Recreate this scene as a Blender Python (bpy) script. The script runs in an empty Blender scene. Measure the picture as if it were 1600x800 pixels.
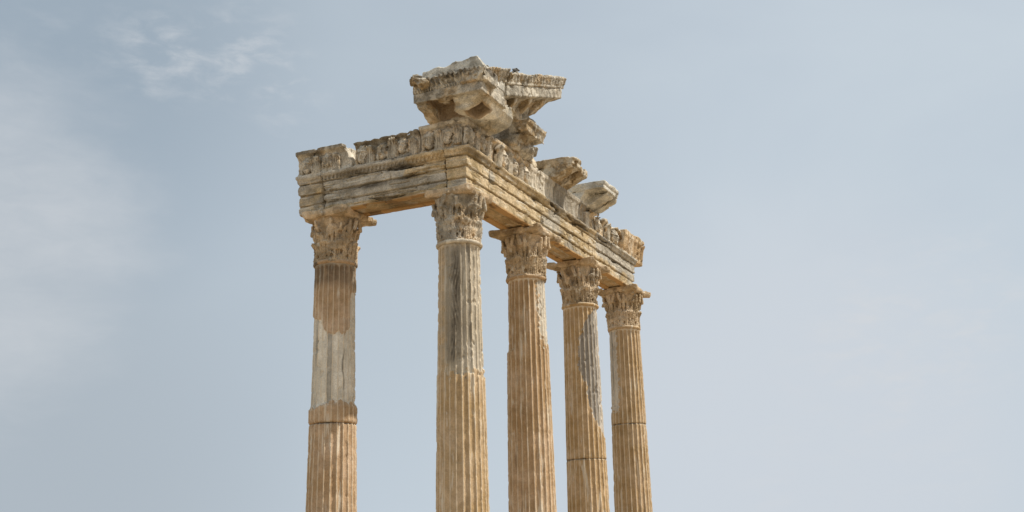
import bpy, math
import numpy as np
from concurrent.futures import ThreadPoolExecutor
from mathutils import Matrix, Vector

scene = bpy.context.scene
COL = scene.collection

# ------------------------------------------------------------------ camera
H0 = 7.2                                   # height of the column necks above the ground
cam_d = bpy.data.cameras.new('camera')
cam = bpy.data.objects.new('camera', cam_d)
COL.objects.link(cam)
F = Vector((-0.40767365, 0.87318832, 0.26710365))
R = Vector((0.90290852, 0.42911973, -0.02474815))
U = Vector((0.13622925, -0.23108099, 0.96334997))
CAM = Vector((8.84196, -16.75711, -5.45038 + H0))
cam.matrix_world = Matrix(((R.x, U.x, -F.x, CAM.x), (R.y, U.y, -F.y, CAM.y), (R.z, U.z, -F.z, CAM.z), (0, 0, 0, 1)))
cam_d.sensor_width = 36
cam_d.lens = 36 * 1746.4 / 1600
cam_d.clip_start = 0.1
cam_d.clip_end = 8000
scene.camera = cam

# ------------------------------------------------------------------ light
SUN_EL, SUN_AZ = 55.0, 21.0                # azimuth measured from +X towards +Y
el, az = math.radians(SUN_EL), math.radians(SUN_AZ)
sdir = Vector((math.cos(el) * math.cos(az), math.cos(el) * math.sin(az), math.sin(el)))
sun_d = bpy.data.lights.new('sun', 'SUN')
sun_d.energy = 5.0
sun_d.angle = math.radians(0.6)
sun_d.color = (1.0, 0.94, 0.84)
sun = bpy.data.objects.new('sun', sun_d)
sun.rotation_euler = sdir.to_track_quat('Z', 'Y').to_euler()
sun.location = (20, 10, 40)
COL.objects.link(sun)

vs = scene.view_settings
vs.view_transform = 'Standard'
vs.look = 'None'
vs.exposure = 0.0
vs.gamma = 1.0
vs.use_curve_mapping = False

# ------------------------------------------------------------------ sky
world = bpy.data.worlds.new('World')
scene.world = world
world.use_nodes = True
wt = world.node_tree
wt.nodes.clear()


class NT:
    """small helper for node trees"""
    def __init__(self, tree):
        self.t = tree

    def n(self, kind, **kw):
        nd = self.t.nodes.new(kind)
        for k, v in kw.items():
            setattr(nd, k, v)
        return nd

    def link(self, a, b):
        self.t.links.new(a, b)

    def put(self, sock, v):
        if isinstance(v, bpy.types.NodeSocket):
            self.link(v, sock)
        else:
            sock.default_value = v

    def math(self, op, a, b=None, c=None, clamp=False):
        nd = self.n('ShaderNodeMath', operation=op, use_clamp=clamp)
        self.put(nd.inputs[0], a)
        if b is not None:
            self.put(nd.inputs[1], b)
        if c is not None:
            self.put(nd.inputs[2], c)
        return nd.outputs[0]

    def vmath(self, op, a, b=None):
        nd = self.n('ShaderNodeVectorMath', operation=op)
        self.put(nd.inputs[0], a)
        if b is not None:
            self.put(nd.inputs[1], b)
        return nd

    def mix(self, f, a, b, blend='MIX'):
        nd = self.n('ShaderNodeMix', data_type='RGBA', blend_type=blend)
        self.put(nd.inputs[0], f)
        for s, v in ((nd.inputs[6], a), (nd.inputs[7], b)):
            if isinstance(v, tuple) and len(v) == 3:
                v = v + (1,)
            self.put(s, v)
        return nd.outputs[2]

    def noise(self, vec, scale, detail=4, rough=.55, dist=0.0):
        nd = self.n('ShaderNodeTexNoise')
        self.put(nd.inputs['Vector'], vec)
        nd.inputs['Scale'].default_value = scale
        nd.inputs['Detail'].default_value = detail
        nd.inputs['Roughness'].default_value = rough
        nd.inputs['Distortion'].default_value = dist
        return nd.outputs['Fac']

    def smooth(self, v, lo, hi, a=0.0, b=1.0):
        nd = self.n('ShaderNodeMapRange', interpolation_type='SMOOTHSTEP')
        self.put(nd.inputs['Value'], v)
        nd.inputs['From Min'].default_value = lo
        nd.inputs['From Max'].default_value = hi
        nd.inputs['To Min'].default_value = a
        nd.inputs['To Max'].default_value = b
        return nd.outputs['Result']


def pix_dir(x, y):
    d = F + R * ((x - 800) / 1746.4) - U * ((y - 400) / 1746.4)
    return d.normalized()


w = NT(wt)
tc = w.n('ShaderNodeTexCoord')
sky = w.n('ShaderNodeTexSky', sky_type='NISHITA')
sky.sun_disc = False
sky.sun_elevation = el
sky.sun_rotation = math.radians(90 - SUN_AZ)
sky.air_density = 1.0
sky.dust_density = 2.0
sky.ozone_density = 1.0
gen = tc.outputs['Generated']
sep = w.n('ShaderNodeSeparateXYZ')
w.link(gen, sep.inputs[0])


def lobe(x, y, r):
    """round soft region of the sky about one direction, r in radians"""
    d = pix_dir(x, y)
    dv = w.vmath('DOT_PRODUCT', gen, (d.x, d.y, d.z)).outputs['Value']
    c = math.cos(r)
    return w.smooth(dv, c - (1 - c) * 1.2, 1.0)


mp = w.n('ShaderNodeMapping')
w.link(gen, mp.inputs['Vector'])
mp.inputs['Scale'].default_value = (1, 1, 2.4)
mp.inputs['Location'].default_value = (.37, .11, .23)
mp.inputs['Rotation'].default_value = (0.05, 0.12, 0)
n_big = w.noise(mp.outputs[0], 2.2, 5, .5, .4)
n_wisp = w.noise(mp.outputs[0], 27.0, 8, .6, .3)
n_fine = w.noise(mp.outputs[0], 30.0, 5, .6, .5)
VEIL = (5.65, 6.38, 7.05)                   # thin high cloud veil
CLOUD = (6.5, 6.75, 7.05)
veil_f = w.math('ADD', .90, w.math('MULTIPLY', w.math('SUBTRACT', n_big, .5), .55))
# clearer patch high up on one side, thicker veil low down
clear = w.math('ADD', w.math('MULTIPLY', lobe(-20, 10, .20), .45), w.math('MULTIPLY', w.math('POWER', lobe(-20, -10, .48), 1.3), .43))
low = w.smooth(sep.outputs['Z'], .40, .02)
veil_f = w.math('ADD', veil_f, w.math('MULTIPLY', low, .22), clamp=True)
c1 = w.mix(veil_f, sky.outputs[0], VEIL)
c1 = w.mix(w.math('MULTIPLY', clear, w.math('ADD', .8, w.math('MULTIPLY', n_big, .35))), c1, (3.1, 3.86, 4.65))
# corner vignette painted into the sky low on the left
c1 = w.mix(w.math('MULTIPLY', lobe(-100, 860, .24), .6), c1, (3.85, 4.35, 4.85))
c1 = w.mix(w.math('MULTIPLY', lobe(1250, 670, .17), .4), c1, (6.6, 6.8, 7.3))
# soft cloud bank and wisps
n_soft = w.noise(mp.outputs[0], 4.5, 6, .5, .15)
n_bank = w.noise(mp.outputs[0], 7.0, 8, .58, .25)
bank = w.math('ADD', lobe(-60, 370, .135), w.math('MULTIPLY', w.math('SUBTRACT', n_bank, .5), 1.3))
bank = w.math('MULTIPLY', w.smooth(bank, .1, 1.3, 0, .6), w.smooth(lobe(-60, 370, .18), 0, .6))
w_sum = bank
for (x, y, r, g) in ((225, 78, .036, .8), (280, 92, .036, .8), (345, 95, .03, .6), (415, 108, .036, 1.0), (458, 160, .028, .8), (392, 28, .035, .55),
                     (60, 65, .04, .35), (1440, 500, .07, .9), (1550, 465, .06, .7), (1380, 590, .06, .6), (1300, 640, .10, .5),
                     (1500, 745, .03, .5), (1230, 785, .04, .4)):
    m = w.math('MULTIPLY', lobe(x, y, r), w.smooth(n_wisp, .40, .80))
    w_sum = w.math('ADD', w_sum, w.math('MULTIPLY', m, g * .42))
w_sum = w.math('MULTIPLY', w_sum, w.math('ADD', .7, w.math('MULTIPLY', n_fine, .6)), clamp=True)
c2 = w.mix(w.math('MULTIPLY', w_sum, .9), c1, CLOUD)
bg = w.n('ShaderNodeBackground')
w.link(c2, bg.inputs['Color'])
bg.inputs['Strength'].default_value = 0.1
wo = w.n('ShaderNodeOutputWorld')
w.link(bg.outputs[0], wo.inputs['Surface'])

# ------------------------------------------------------------------ numpy noise
_rng = np.random.RandomState(7)
_perm = np.concatenate([_rng.permutation(256)] * 3).astype(np.int32)
_g = _rng.normal(size=(256, 3))
_g /= np.linalg.norm(_g, axis=1)[:, None]
_g = _g.astype(np.float32)


_gx, _gy, _gz = [np.ascontiguousarray(_g[:, k]) for k in range(3)]
_pool = ThreadPoolExecutor(4)


def _perlin(P):
    x, y, z = P[:, 0], P[:, 1], P[:, 2]
    fx, fy, fz = np.floor(x), np.floor(y), np.floor(z)
    ix, iy, iz = [f.astype(np.int32) & 255 for f in (fx, fy, fz)]
    x, y, z = x - fx, y - fy, z - fz
    u, v, w_ = [f * f * f * (f * (f * 6 - 15) + 10) for f in (x, y, z)]

    def g(h, dx, dy, dz):
        return _gx[h] * dx + _gy[h] * dy + _gz[h] * dz

    def lerp(t, a, b):
        return a + t * (b - a)
    x1, y1, z1 = x - 1, y - 1, z - 1
    A, B = _perm[ix], _perm[ix + 1]
    AA, AB, BA, BB = _perm[A + iy], _perm[A + iy + 1], _perm[B + iy], _perm[B + iy + 1]
    iz1 = iz + 1
    r0 = lerp(v, lerp(u, g(_perm[AA + iz], x, y, z), g(_perm[BA + iz], x1, y, z)), lerp(u, g(_perm[AB + iz], x, y1, z), g(_perm[BB + iz], x1, y1, z)))
    r1 = lerp(v, lerp(u, g(_perm[AA + iz1], x, y, z1), g(_perm[BA + iz1], x1, y, z1)), lerp(u, g(_perm[AB + iz1], x, y1, z1), g(_perm[BB + iz1], x1, y1, z1)))
    return lerp(w_, r0, r1) * np.float32(1.5)


def in_chunks(fn, P, n=8192):
    P = np.asarray(P, np.float32)
    if len(P) <= n:
        return fn(P)
    return np.concatenate(list(_pool.map(fn, [P[k:k + n] for k in range(0, len(P), n)])))


def perlin(P):
    return in_chunks(_perlin, P)


def fbm(P, freq, octs=3, gain=.5):
    a, s = 1.0, 0
    P = np.asarray(P, np.float32) * np.float32(freq)
    for k in range(octs):
        s = s + a * perlin(P + k * 17.3)
        P = P * 2.03
        a *= gain
    return s


def _worley(P):
    P = np.asarray(P, np.float32)
    i = np.floor(P).astype(np.int32)
    f = P - i
    best = np.full(len(P), 9.0, np.float32)
    for dx in (-1, 0, 1):
        for dy in (-1, 0, 1):
            for dz in (-1, 0, 1):
                h = _perm[_perm[_perm[(i[:, 0] + dx) & 255] + ((i[:, 1] + dy) & 255)] + ((i[:, 2] + dz) & 255)]
                o = _g[h] * .45 + .5
                v = o - f + np.array([dx, dy, dz], np.float32)
                best = np.minimum(best, (v * v).sum(1))
    return np.sqrt(best)


def worley(P):
    return in_chunks(_worley, P)


def sstep(x, a, b):
    t = np.clip((x - a) / (b - a), 0, 1)
    return t * t * (3 - 2 * t)


def smax(a, b, k):
    h = np.clip(.5 - .5 * (b - a) / k, 0, 1)
    return b * (1 - h) + a * h + k * h * (1 - h)


def smin(a, b, k):
    return -smax(-a, -b, k)


def box(P, lo, hi, r=.0):
    lo, hi = np.array(lo, np.float32), np.array(hi, np.float32)
    q = np.abs(P - (lo + hi) / 2) - (hi - lo) / 2 + r
    return np.linalg.norm(np.maximum(q, 0), axis=1) + np.minimum(q.max(1), 0) - r


def ell(P, c, r):
    q = (P - np.array(c, np.float32)) / np.array(r, np.float32)
    k = np.linalg.norm(q, axis=1)
    return (k - 1) * min(r)


def capsule(P, a, b, r):
    a, b = np.array(a, np.float32), np.array(b, np.float32)
    d = b - a
    t = np.clip(((P - a) @ d) / (d @ d), 0, 1)
    return np.linalg.norm(P - a - t[:, None] * d, axis=1) - r


def poly2(o, z, pts):
    """signed distance to a 2D polygon"""
    n = len(pts)
    d2 = np.full(o.shape, 1e9, np.float32)
    ins = np.zeros(o.shape, bool)
    for k in range(n):
        (ax, ay), (bx, by) = pts[k], pts[(k + 1) % n]
        ex, ey = bx - ax, by - ay
        wx, wy = o - ax, z - ay
        t = np.clip((wx * ex + wy * ey) / (ex * ex + ey * ey), 0, 1)
        d2 = np.minimum(d2, (wx - ex * t) ** 2 + (wy - ey * t) ** 2)
        if ay != by:
            c = (ay > z) != (by > z)
            xs = ax + (z - ay) * ex / ey
            ins ^= c & (o < xs)
    d = np.sqrt(d2)
    return np.where(ins, -d, d)


_CORN = np.array([(i, j, k) for i in (0, 1) for j in (0, 1) for k in (0, 1)])
_EDGE = [(a, b) for a in range(8) for b in range(a + 1, 8) if np.abs(_CORN[a] - _CORN[b]).sum() == 1]


def surface_nets(fn, lo, hi, h):
    lo = np.array(lo, np.float32)
    n = np.ceil((np.array(hi) - lo) / h).astype(int) + 1
    ax = [lo[k] + h * np.arange(n[k], dtype=np.float32) for k in range(3)]
    G = np.stack(np.meshgrid(*ax, indexing='ij'), -1).reshape(-1, 3).astype(np.float32)
    # coarse pass first, then only the shell near the surface at full detail
    st = 4
    axc = [lo[k] + h * st * np.arange((n[k] - 1) // st + 2, dtype=np.float32) for k in range(3)]
    Gc = np.stack(np.meshgrid(*axc, indexing='ij'), -1).reshape(-1, 3).astype(np.float32)
    Dc = fn(Gc).reshape([len(a) for a in axc]).astype(np.float32)
    near = [np.round(np.arange(n[k]) / st).astype(int) for k in range(3)]
    D = Dc[np.ix_(*near)].reshape(-1).copy()
    sel = np.abs(D) < 3.6 * h + .055
    D[sel] = fn(G[sel])
    D = D.reshape(n).astype(np.float32)
    D[0] = D[-1] = 1
    D[:, 0] = D[:, -1] = 1
    D[:, :, 0] = D[:, :, -1] = 1
    S = D < 0
    cnt = np.zeros(n - 1, np.int8)
    for c in _CORN:
        cnt += S[c[0]:n[0] - 1 + c[0], c[1]:n[1] - 1 + c[1], c[2]:n[2] - 1 + c[2]]
    act = (cnt > 0) & (cnt < 8)
    idx = np.argwhere(act)
    vid = np.full(n - 1, -1, np.int32)
    vid[act] = np.arange(len(idx))
    cv = np.stack([D[idx[:, 0] + c[0], idx[:, 1] + c[1], idx[:, 2] + c[2]] for c in _CORN], 1)
    acc = np.zeros((len(idx), 3))
    wsum = np.zeros(len(idx))
    for a, b in _EDGE:
        va, vb = cv[:, a], cv[:, b]
        m = (va < 0) != (vb < 0)
        t = np.where(m, va / np.where(m, va - vb, 1), 0)
        p = _CORN[a] + t[:, None] * (_CORN[b] - _CORN[a])
        acc += p * m[:, None]
        wsum += m
    V = lo + h * (idx + acc / wsum[:, None])
    quads = []
    for axis in range(3):
        o1, o2 = (axis + 1) % 3, (axis + 2) % 3
        sl = [slice(1, n[k] - 1) for k in range(3)]
        sl[axis] = slice(0, n[axis] - 1)
        s2 = list(sl)
        s2[axis] = slice(1, n[axis])
        a, b = S[tuple(sl)], S[tuple(s2)]
        e = np.argwhere(a != b)
        if not len(e):
            continue
        flip = a[tuple(e.T)]
        off = np.array([s.start for s in sl])
        e = e + off
        def cell(d1, d2):
            q = e.copy()
            q[:, o1] -= d1
            q[:, o2] -= d2
            return vid[tuple(q.T)]
        Q = np.stack([cell(0, 0), cell(1, 0), cell(1, 1), cell(0, 1)], 1)
        Q[~flip] = Q[~flip][:, ::-1]
        quads.append(Q)
    return V, np.concatenate(quads)


def drop_crumbs(V, Q, least=.06):
    """remove loose specks that are not joined to the main body"""
    E_ = np.concatenate([Q[:, [0, 1]], Q[:, [1, 2]], Q[:, [2, 3]], Q[:, [3, 0]]])
    lab = np.arange(len(V))
    while True:
        m = np.minimum(lab[E_[:, 0]], lab[E_[:, 1]])
        new = lab.copy()
        np.minimum.at(new, E_[:, 0], m)
        np.minimum.at(new, E_[:, 1], m)
        new = new[new]
        new = new[new]
        if (new == lab).all():
            break
        lab = new
    cnt = np.bincount(lab, minlength=len(V))
    keep = cnt[lab] >= least * len(V)
    if keep.all():
        return V, Q
    idx = np.cumsum(keep) - 1
    return V[keep], idx[Q[keep[Q[:, 0]]]]


def add_mesh(name, V, Q, mat, origin=(0, 0, 0), parent=None, attrs=None, smooth=True):
    """links one mesh object; V in building coordinates (z from the column necks)"""
    me = bpy.data.meshes.new(name)
    V = np.asarray(V, np.float64) - np.array(origin)
    me.vertices.add(len(V))
    me.vertices.foreach_set('co', V.astype(np.float32).ravel())
    nq = Q.shape[1]
    me.loops.add(Q.size)
    me.loops.foreach_set('vertex_index', Q.astype(np.int32).ravel())
    me.polygons.add(len(Q))
    me.polygons.foreach_set('loop_start', np.arange(0, Q.size, nq, dtype=np.int32))
    me.update(calc_edges=True)
    me.validate()
    if smooth:
        me.polygons.foreach_set('use_smooth', np.ones(len(me.polygons), bool))
    if attrs:
        for k, v in attrs.items():
            a = me.attributes.new(k, 'FLOAT', 'POINT')
            a.data.foreach_set('value', np.clip(v, 0, 1).astype(np.float32))
    me.materials.append(mat)
    ob = bpy.data.objects.new(name, me)
    COL.objects.link(ob)
    if parent:
        ob.parent = parent
    else:
        ob.location = (origin[0], origin[1], origin[2] + H0)
    return ob


def thing(name, label, cat, loc, group=None):
    o = bpy.data.objects.new(name, None)
    o.empty_display_size = .3
    o.location = (loc[0], loc[1], loc[2] + H0)
    COL.objects.link(o)
    return tag(o, label, cat, group)


def tag(o, label, cat, group=None):
    o['label'] = label
    o['category'] = cat
    o['kind'] = 'thing'
    if group:
        o['group'] = group
    return o


def sdf_mesh(name, fn, lo, hi, h, mat, origin, parent=None, tone=None, stain=None, ochre=None):
    V, Q = drop_crumbs(*surface_nets(fn, lo, hi, h))
    at = {}
    if tone:
        at['tan'] = tone(V)
    if stain:
        at['stain'] = stain(V)
    if ochre:
        at['ochre'] = ochre(V)
    return add_mesh(name, V, Q, mat, origin, parent, at)


# ------------------------------------------------------------------ materials
def stone(name, grey, tan, stain=(.04, .031, .022), stain_amt=.5, streak=(7, 7, 1.0), mott=1.0, bump=.75, tan_bias=0.0, var=.35,
          wash=(.66, .60, .49), wash_lo=.57):
    grey, tan, wash = [tuple(v * 1.06 for v in c) for c in (grey, tan, wash)]
    m = bpy.data.materials.new(name)
    m.use_nodes = True
    m.node_tree.nodes.clear()
    t = NT(m.node_tree)
    pos = t.n('ShaderNodeNewGeometry').outputs['Position']
    at = t.n('ShaderNodeAttribute', attribute_name='tan').outputs['Fac']
    st = t.n('ShaderNodeAttribute', attribute_name='stain').outputs['Fac']
    nA = t.noise(pos, 1.7, 6, .6, .3)
    nB = t.noise(pos, 7.0, 8, .65, .4)
    nC = t.noise(pos, 42.0, 6, .7)
    mp = t.n('ShaderNodeMapping')
    t.link(pos, mp.inputs['Vector'])
    mp.inputs['Scale'].default_value = streak
    nS = t.noise(mp.outputs[0], 1.0, 7, .62, .25)
    # tan patina over grey marble, edge broken up by noise
    f = t.math('ADD', at, t.math('MULTIPLY', t.math('SUBTRACT', nB, .5), .55))
    f = t.math('ADD', f, tan_bias)
    f = t.smooth(f, .32, .68)
    c = t.mix(f, grey, tan)
    # large tonal drift
    drift = t.smooth(nA, .3, .7, 1 - var, 1 + var * .55)
    drift = t.math('MULTIPLY', drift, t.smooth(nB, .3, .7, 1 - .26 * mott, 1 + .2 * mott))
    drift = t.math('MULTIPLY', drift, t.smooth(nC, .34, .66, 1 - .26 * mott, 1 + .2 * mott))
    hsv = t.n('ShaderNodeHueSaturation')
    t.link(c, hsv.inputs['Color'])
    t.link(drift, hsv.inputs['Value'])
    t.put(hsv.inputs['Saturation'], t.smooth(nA, .3, .7, 1.12, .88))
    c = hsv.outputs[0]
    # paler arrises: wear plus sunlit ridge highlights put into the colour
    pa = t.n('ShaderNodeAttribute', attribute_name='worn').outputs['Fac']
    c = t.mix(t.math('MULTIPLY', pa, t.smooth(nB, .3, .6, .3, .75)), c, (.68, .56, .40))
    # pale washed streaks
    nW = t.noise(t.vmath('ADD', mp.outputs[0], (5.2, 3.1, 8.7)).outputs[0], 1.2, 7, .6, .3)
    c = t.mix(t.smooth(nW, wash_lo, wash_lo + .09, 0, .65), c, wash)
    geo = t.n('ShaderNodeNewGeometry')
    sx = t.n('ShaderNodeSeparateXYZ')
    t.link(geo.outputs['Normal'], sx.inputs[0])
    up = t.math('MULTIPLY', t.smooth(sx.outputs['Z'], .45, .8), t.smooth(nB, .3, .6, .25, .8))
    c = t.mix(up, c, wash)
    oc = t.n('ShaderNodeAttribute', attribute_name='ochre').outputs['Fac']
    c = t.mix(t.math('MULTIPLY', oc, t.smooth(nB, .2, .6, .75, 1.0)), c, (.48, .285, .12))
    # lichen and soot stains; coffer and flute shade painted in too
    s = t.math('MULTIPLY', t.smooth(nS, .57, .68), stain_amt)
    s2 = t.math('MULTIPLY', st, t.smooth(t.math('ADD', t.math('MULTIPLY', nB, .6), t.math('MULTIPLY', nS, .5)), .36, .62, .25, 1.0))
    s = t.math('MAXIMUM', s, s2)
    sp = t.math('MULTIPLY', t.smooth(t.noise(pos, 19.0, 5, .7), .62, .72), min(1.0, stain_amt * .9))
    s = t.math('MAXIMUM', s, sp, clamp=True)
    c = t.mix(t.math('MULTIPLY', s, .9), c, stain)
    b = t.n('ShaderNodeBsdfPrincipled')
    t.link(c, b.inputs['Base Color'])
    b.inputs['Roughness'].default_value = .88
    b.inputs['Specular IOR Level'].default_value = .2
    hgt = t.math('ADD', t.math('MULTIPLY', t.noise(pos, 16.0, 8, .68), 1.0), t.math('MULTIPLY', nC, .45))
    bp = t.n('ShaderNodeBump')
    bp.inputs['Strength'].default_value = bump
    bp.inputs['Distance'].default_value = .05
    t.link(hgt, bp.inputs['Height'])
    t.link(bp.outputs[0], b.inputs['Normal'])
    o = t.n('ShaderNodeOutputMaterial')
    t.link(b.outputs[0], o.inputs['Surface'])
    return m


SHAFTS = {k: stone('shaft_marble', g_, t_, stain_amt=a_, streak=(9, 9, .9), bump=.32, var=.2, mott=.55) for k, g_, t_, a_ in (
    ('A', (.66, .60, .495), (.46, .315, .19), .25), ('C', (.46, .395, .30), (.46, .325, .185), .22), ('D', (.53, .47, .375), (.45, .305, .175), .34),
    ('E', (.43, .385, .33), (.45, .305, .16), .28), ('F', (.48, .42, .34), (.43, .295, .16), .26))}
M_SHAFT = SHAFTS['A']
M_CAPITAL = stone('capital_marble', (.52, .455, .355), (.56, .42, .265), stain_amt=.22, mott=.8, streak=(8, 8, 4), tan_bias=.32)
M_ARCH = stone('architrave_marble', (.45, .40, .32), (.51, .39, .23), stain_amt=.4, wash_lo=.54, streak=(1.6, 1.6, 11), mott=1.0)
M_FRIEZE = stone('frieze_marble', (.54, .465, .355), (.56, .415, .25), stain_amt=.6, wash_lo=.50, streak=(8, 8, 1.6), mott=1.25, tan_bias=.08)
M_CORNICE = stone('cornice_marble', (.43, .385, .31), (.43, .325, .20), stain_amt=.5, wash_lo=.50, streak=(4, 4, 4), mott=1.35, tan_bias=.12)
M_PALE = stone('pale_marble', (.66, .62, .53), (.55, .46, .32), stain_amt=.2, streak=(4, 4, 4))

# ------------------------------------------------------------------ ground
gm = bpy.data.materials.new('dry_ground')
gm.use_nodes = True
gt = NT(gm.node_tree)
gb = gm.node_tree.nodes['Principled BSDF']
gp = gt.n('ShaderNodeNewGeometry').outputs['Position']
gn = gt.noise(gp, .35, 8, .6)
gn2 = gt.noise(gp, 6.0, 8, .7)
gc = gt.mix(gt.smooth(gn, .35, .65), (.33, .245, .15), (.38, .30, .20))
gc = gt.mix(gt.smooth(gn2, .5, .75, 0, .5), gc, (.22, .17, .10))
gt.link(gc, gb.inputs['Base Color'])
gb.inputs['Roughness'].default_value = .95
xs = np.concatenate([-np.geomspace(4000, 30, 14), np.linspace(-24, 24, 49), np.geomspace(30, 4000, 14)])
gx, gy = np.meshgrid(xs, xs, indexing='ij')
gz = fbm(np.stack([gx.ravel(), gy.ravel(), gx.ravel() * 0], 1), .13, 3) * .05
gz = gz * (np.hypot(gx, gy - 4).ravel() < 40) - .06
ng = len(xs)
ii = np.arange(ng * ng).reshape(ng, ng)
gq = np.stack([ii[:-1, :-1], ii[1:, :-1], ii[1:, 1:], ii[:-1, 1:]], -1).reshape(-1, 4)
g = add_mesh('ground', np.stack([gx.ravel(), gy.ravel(), gz], 1), gq, gm, (0, 0, 0))
g.location = (0, 0, 0)
g['kind'] = 'structure'

# ------------------------------------------------------------------ columns
SF, S = 2.599, 2.83
NF = 24


def rshaft(z):
    return .373 - .0143 * (z + .15)


def interp(th, pts):
    x = [p[0] for p in pts]
    y = [p[1] for p in pts]
    return np.interp(th, x, y)


def tan_a(th, z, n):
    b1 = interp(th, [(-180, -.9), (-130, -1.0), (-103, -1.09), (-86, -1.225), (-73, -1.348), (-52, -1.374), (-26, -1.316),
                     (-7, -1.2), (-6, -.73), (0, -.54), (40, -.5), (180, -.9)])
    b2 = interp(th, [(-180, -2.7), (-121, -2.69), (-90, -2.65), (-65, -2.59), (-37, -2.566), (-12, -2.576), (22, -2.62), (180, -2.7)])
    return np.maximum(sstep(z - b1 + n * .07, -.012, .012), sstep(b2 - z + n * .05, -.012, .012))


def tan_c(th, z, n):
    b = interp(th, [(-180, -2.3), (-117, -2.28), (-62, -2.335), (-30, -2.285), (8, -2.3), (180, -2.3)])
    return np.maximum(sstep(b - z + n * .16, -.05, .05), .52 * sstep(th + 10 * n, -75, -115) * (th > -170))


def tan_d(th, z, n):
    return 1 - sstep(th + n * 14, -32, -24) * sstep(th, 75, 60) * sstep(z + n * .2, -1.36, -1.30)


def tan_e(th, z, n):
    zz = [(-2.83, 6), (-2.5, -35), (-2.17, -54), (-1.74, -57), (-1.62, -74), (-1.34, -85), (-.79, -75), (-.44, -59), (-.27, -42), (-.05, -4), (0, 20)]
    b = interp(z, zz)
    return 1 - sstep(th - b + n * 9, -1.5, 1.5) * sstep(th, 85, 70) * sstep(z, -2.9, -2.82)


def tan_f(th, z, n):
    return 1 - sstep(-103 - th + n * 12, -2, 2) * sstep(z + n * .15, -2.0, -1.95) * (th > -172)


def stain_a(th, z):
    return .75 * sstep(z, -.62, -.42) * sstep(z, -.02, -.06) * (.35 + .65 * sstep(z, -.5, -.3)) + .9 * np.exp(-((th + 29 + 3 * np.sin(z * 9)) / 2.2) ** 2) * sstep(z, -2.45, -2.3) * sstep(z, -1.55, -1.75)


def stain_c(th, z):
    return .7 * (.3 + .55 * np.abs(np.sin(th * .36 + 3 * np.sin(z * 5)))) * np.exp(-((th + 78 + 5 * np.sin(z * 2.1)) / 13) ** 2) * sstep(z, -2.25, -2.05) * sstep(z, -.05, -.3) + .42 * sstep(th, -40, -62) * sstep(z, -2.3, -1.9) * sstep(th, -115, -95)


def stain_e(th, z):
    b = interp(z, [(-2.83, 6), (-2.5, -35), (-2.17, -54), (-1.74, -57), (-1.62, -74), (-1.34, -85), (-.79, -75), (-.44, -59), (-.27, -42), (-.05, -4), (0, 20)])
    return .48 * sstep(th - b, 0, 4) * sstep(th, 2, -22) * sstep(z, -2.8, -2.5)


def none(th, z):
    return th * 0


COLS = {
    'A': dict(pos=(-SF, 0), tan=tan_a, stain=stain_a, joints=[-2.95], grey_flute=1.3,
              label='fluted column at the outer left end, bare pale band between two tan repairs',
              drums=['upper shaft with a ragged tan repair above bare pale marble', 'tan fluted lower drum']),
    'C': dict(pos=(0, 0), tan=tan_c, stain=stain_c, joints=[], grey_flute=1.3,
              label='tall corner column with a dark streaked grey upper shaft over a tan lower shaft',
              drums=['grey and dark streaked above, tan below']),
    'D': dict(pos=(0, S), tan=tan_d, stain=none, joints=[], grey_flute=.9,
              label='almost wholly tan fluted column standing next to the corner column on the long side',
              drums=['tan with a pale strip at its upper right edge']),
    'E': dict(pos=(0, 2 * S), tan=tan_e, stain=stain_e, joints=[-3.33], grey_flute=1.25,
              label='tan fluted column with a long diagonal patch of bare grey marble',
              drums=['upper shaft with bare grey fluted marble on its right side', 'tan fluted lower drum']),
    'F': dict(pos=(0, 3 * S), tan=tan_f, stain=none, joints=[-2.31], grey_flute=1.0,
              label='farthest fluted column on the long side, with a grey strip on its left edge',
              drums=['upper shaft with a grey strip on its left edge', 'tan fluted lower drum']),
}


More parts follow.
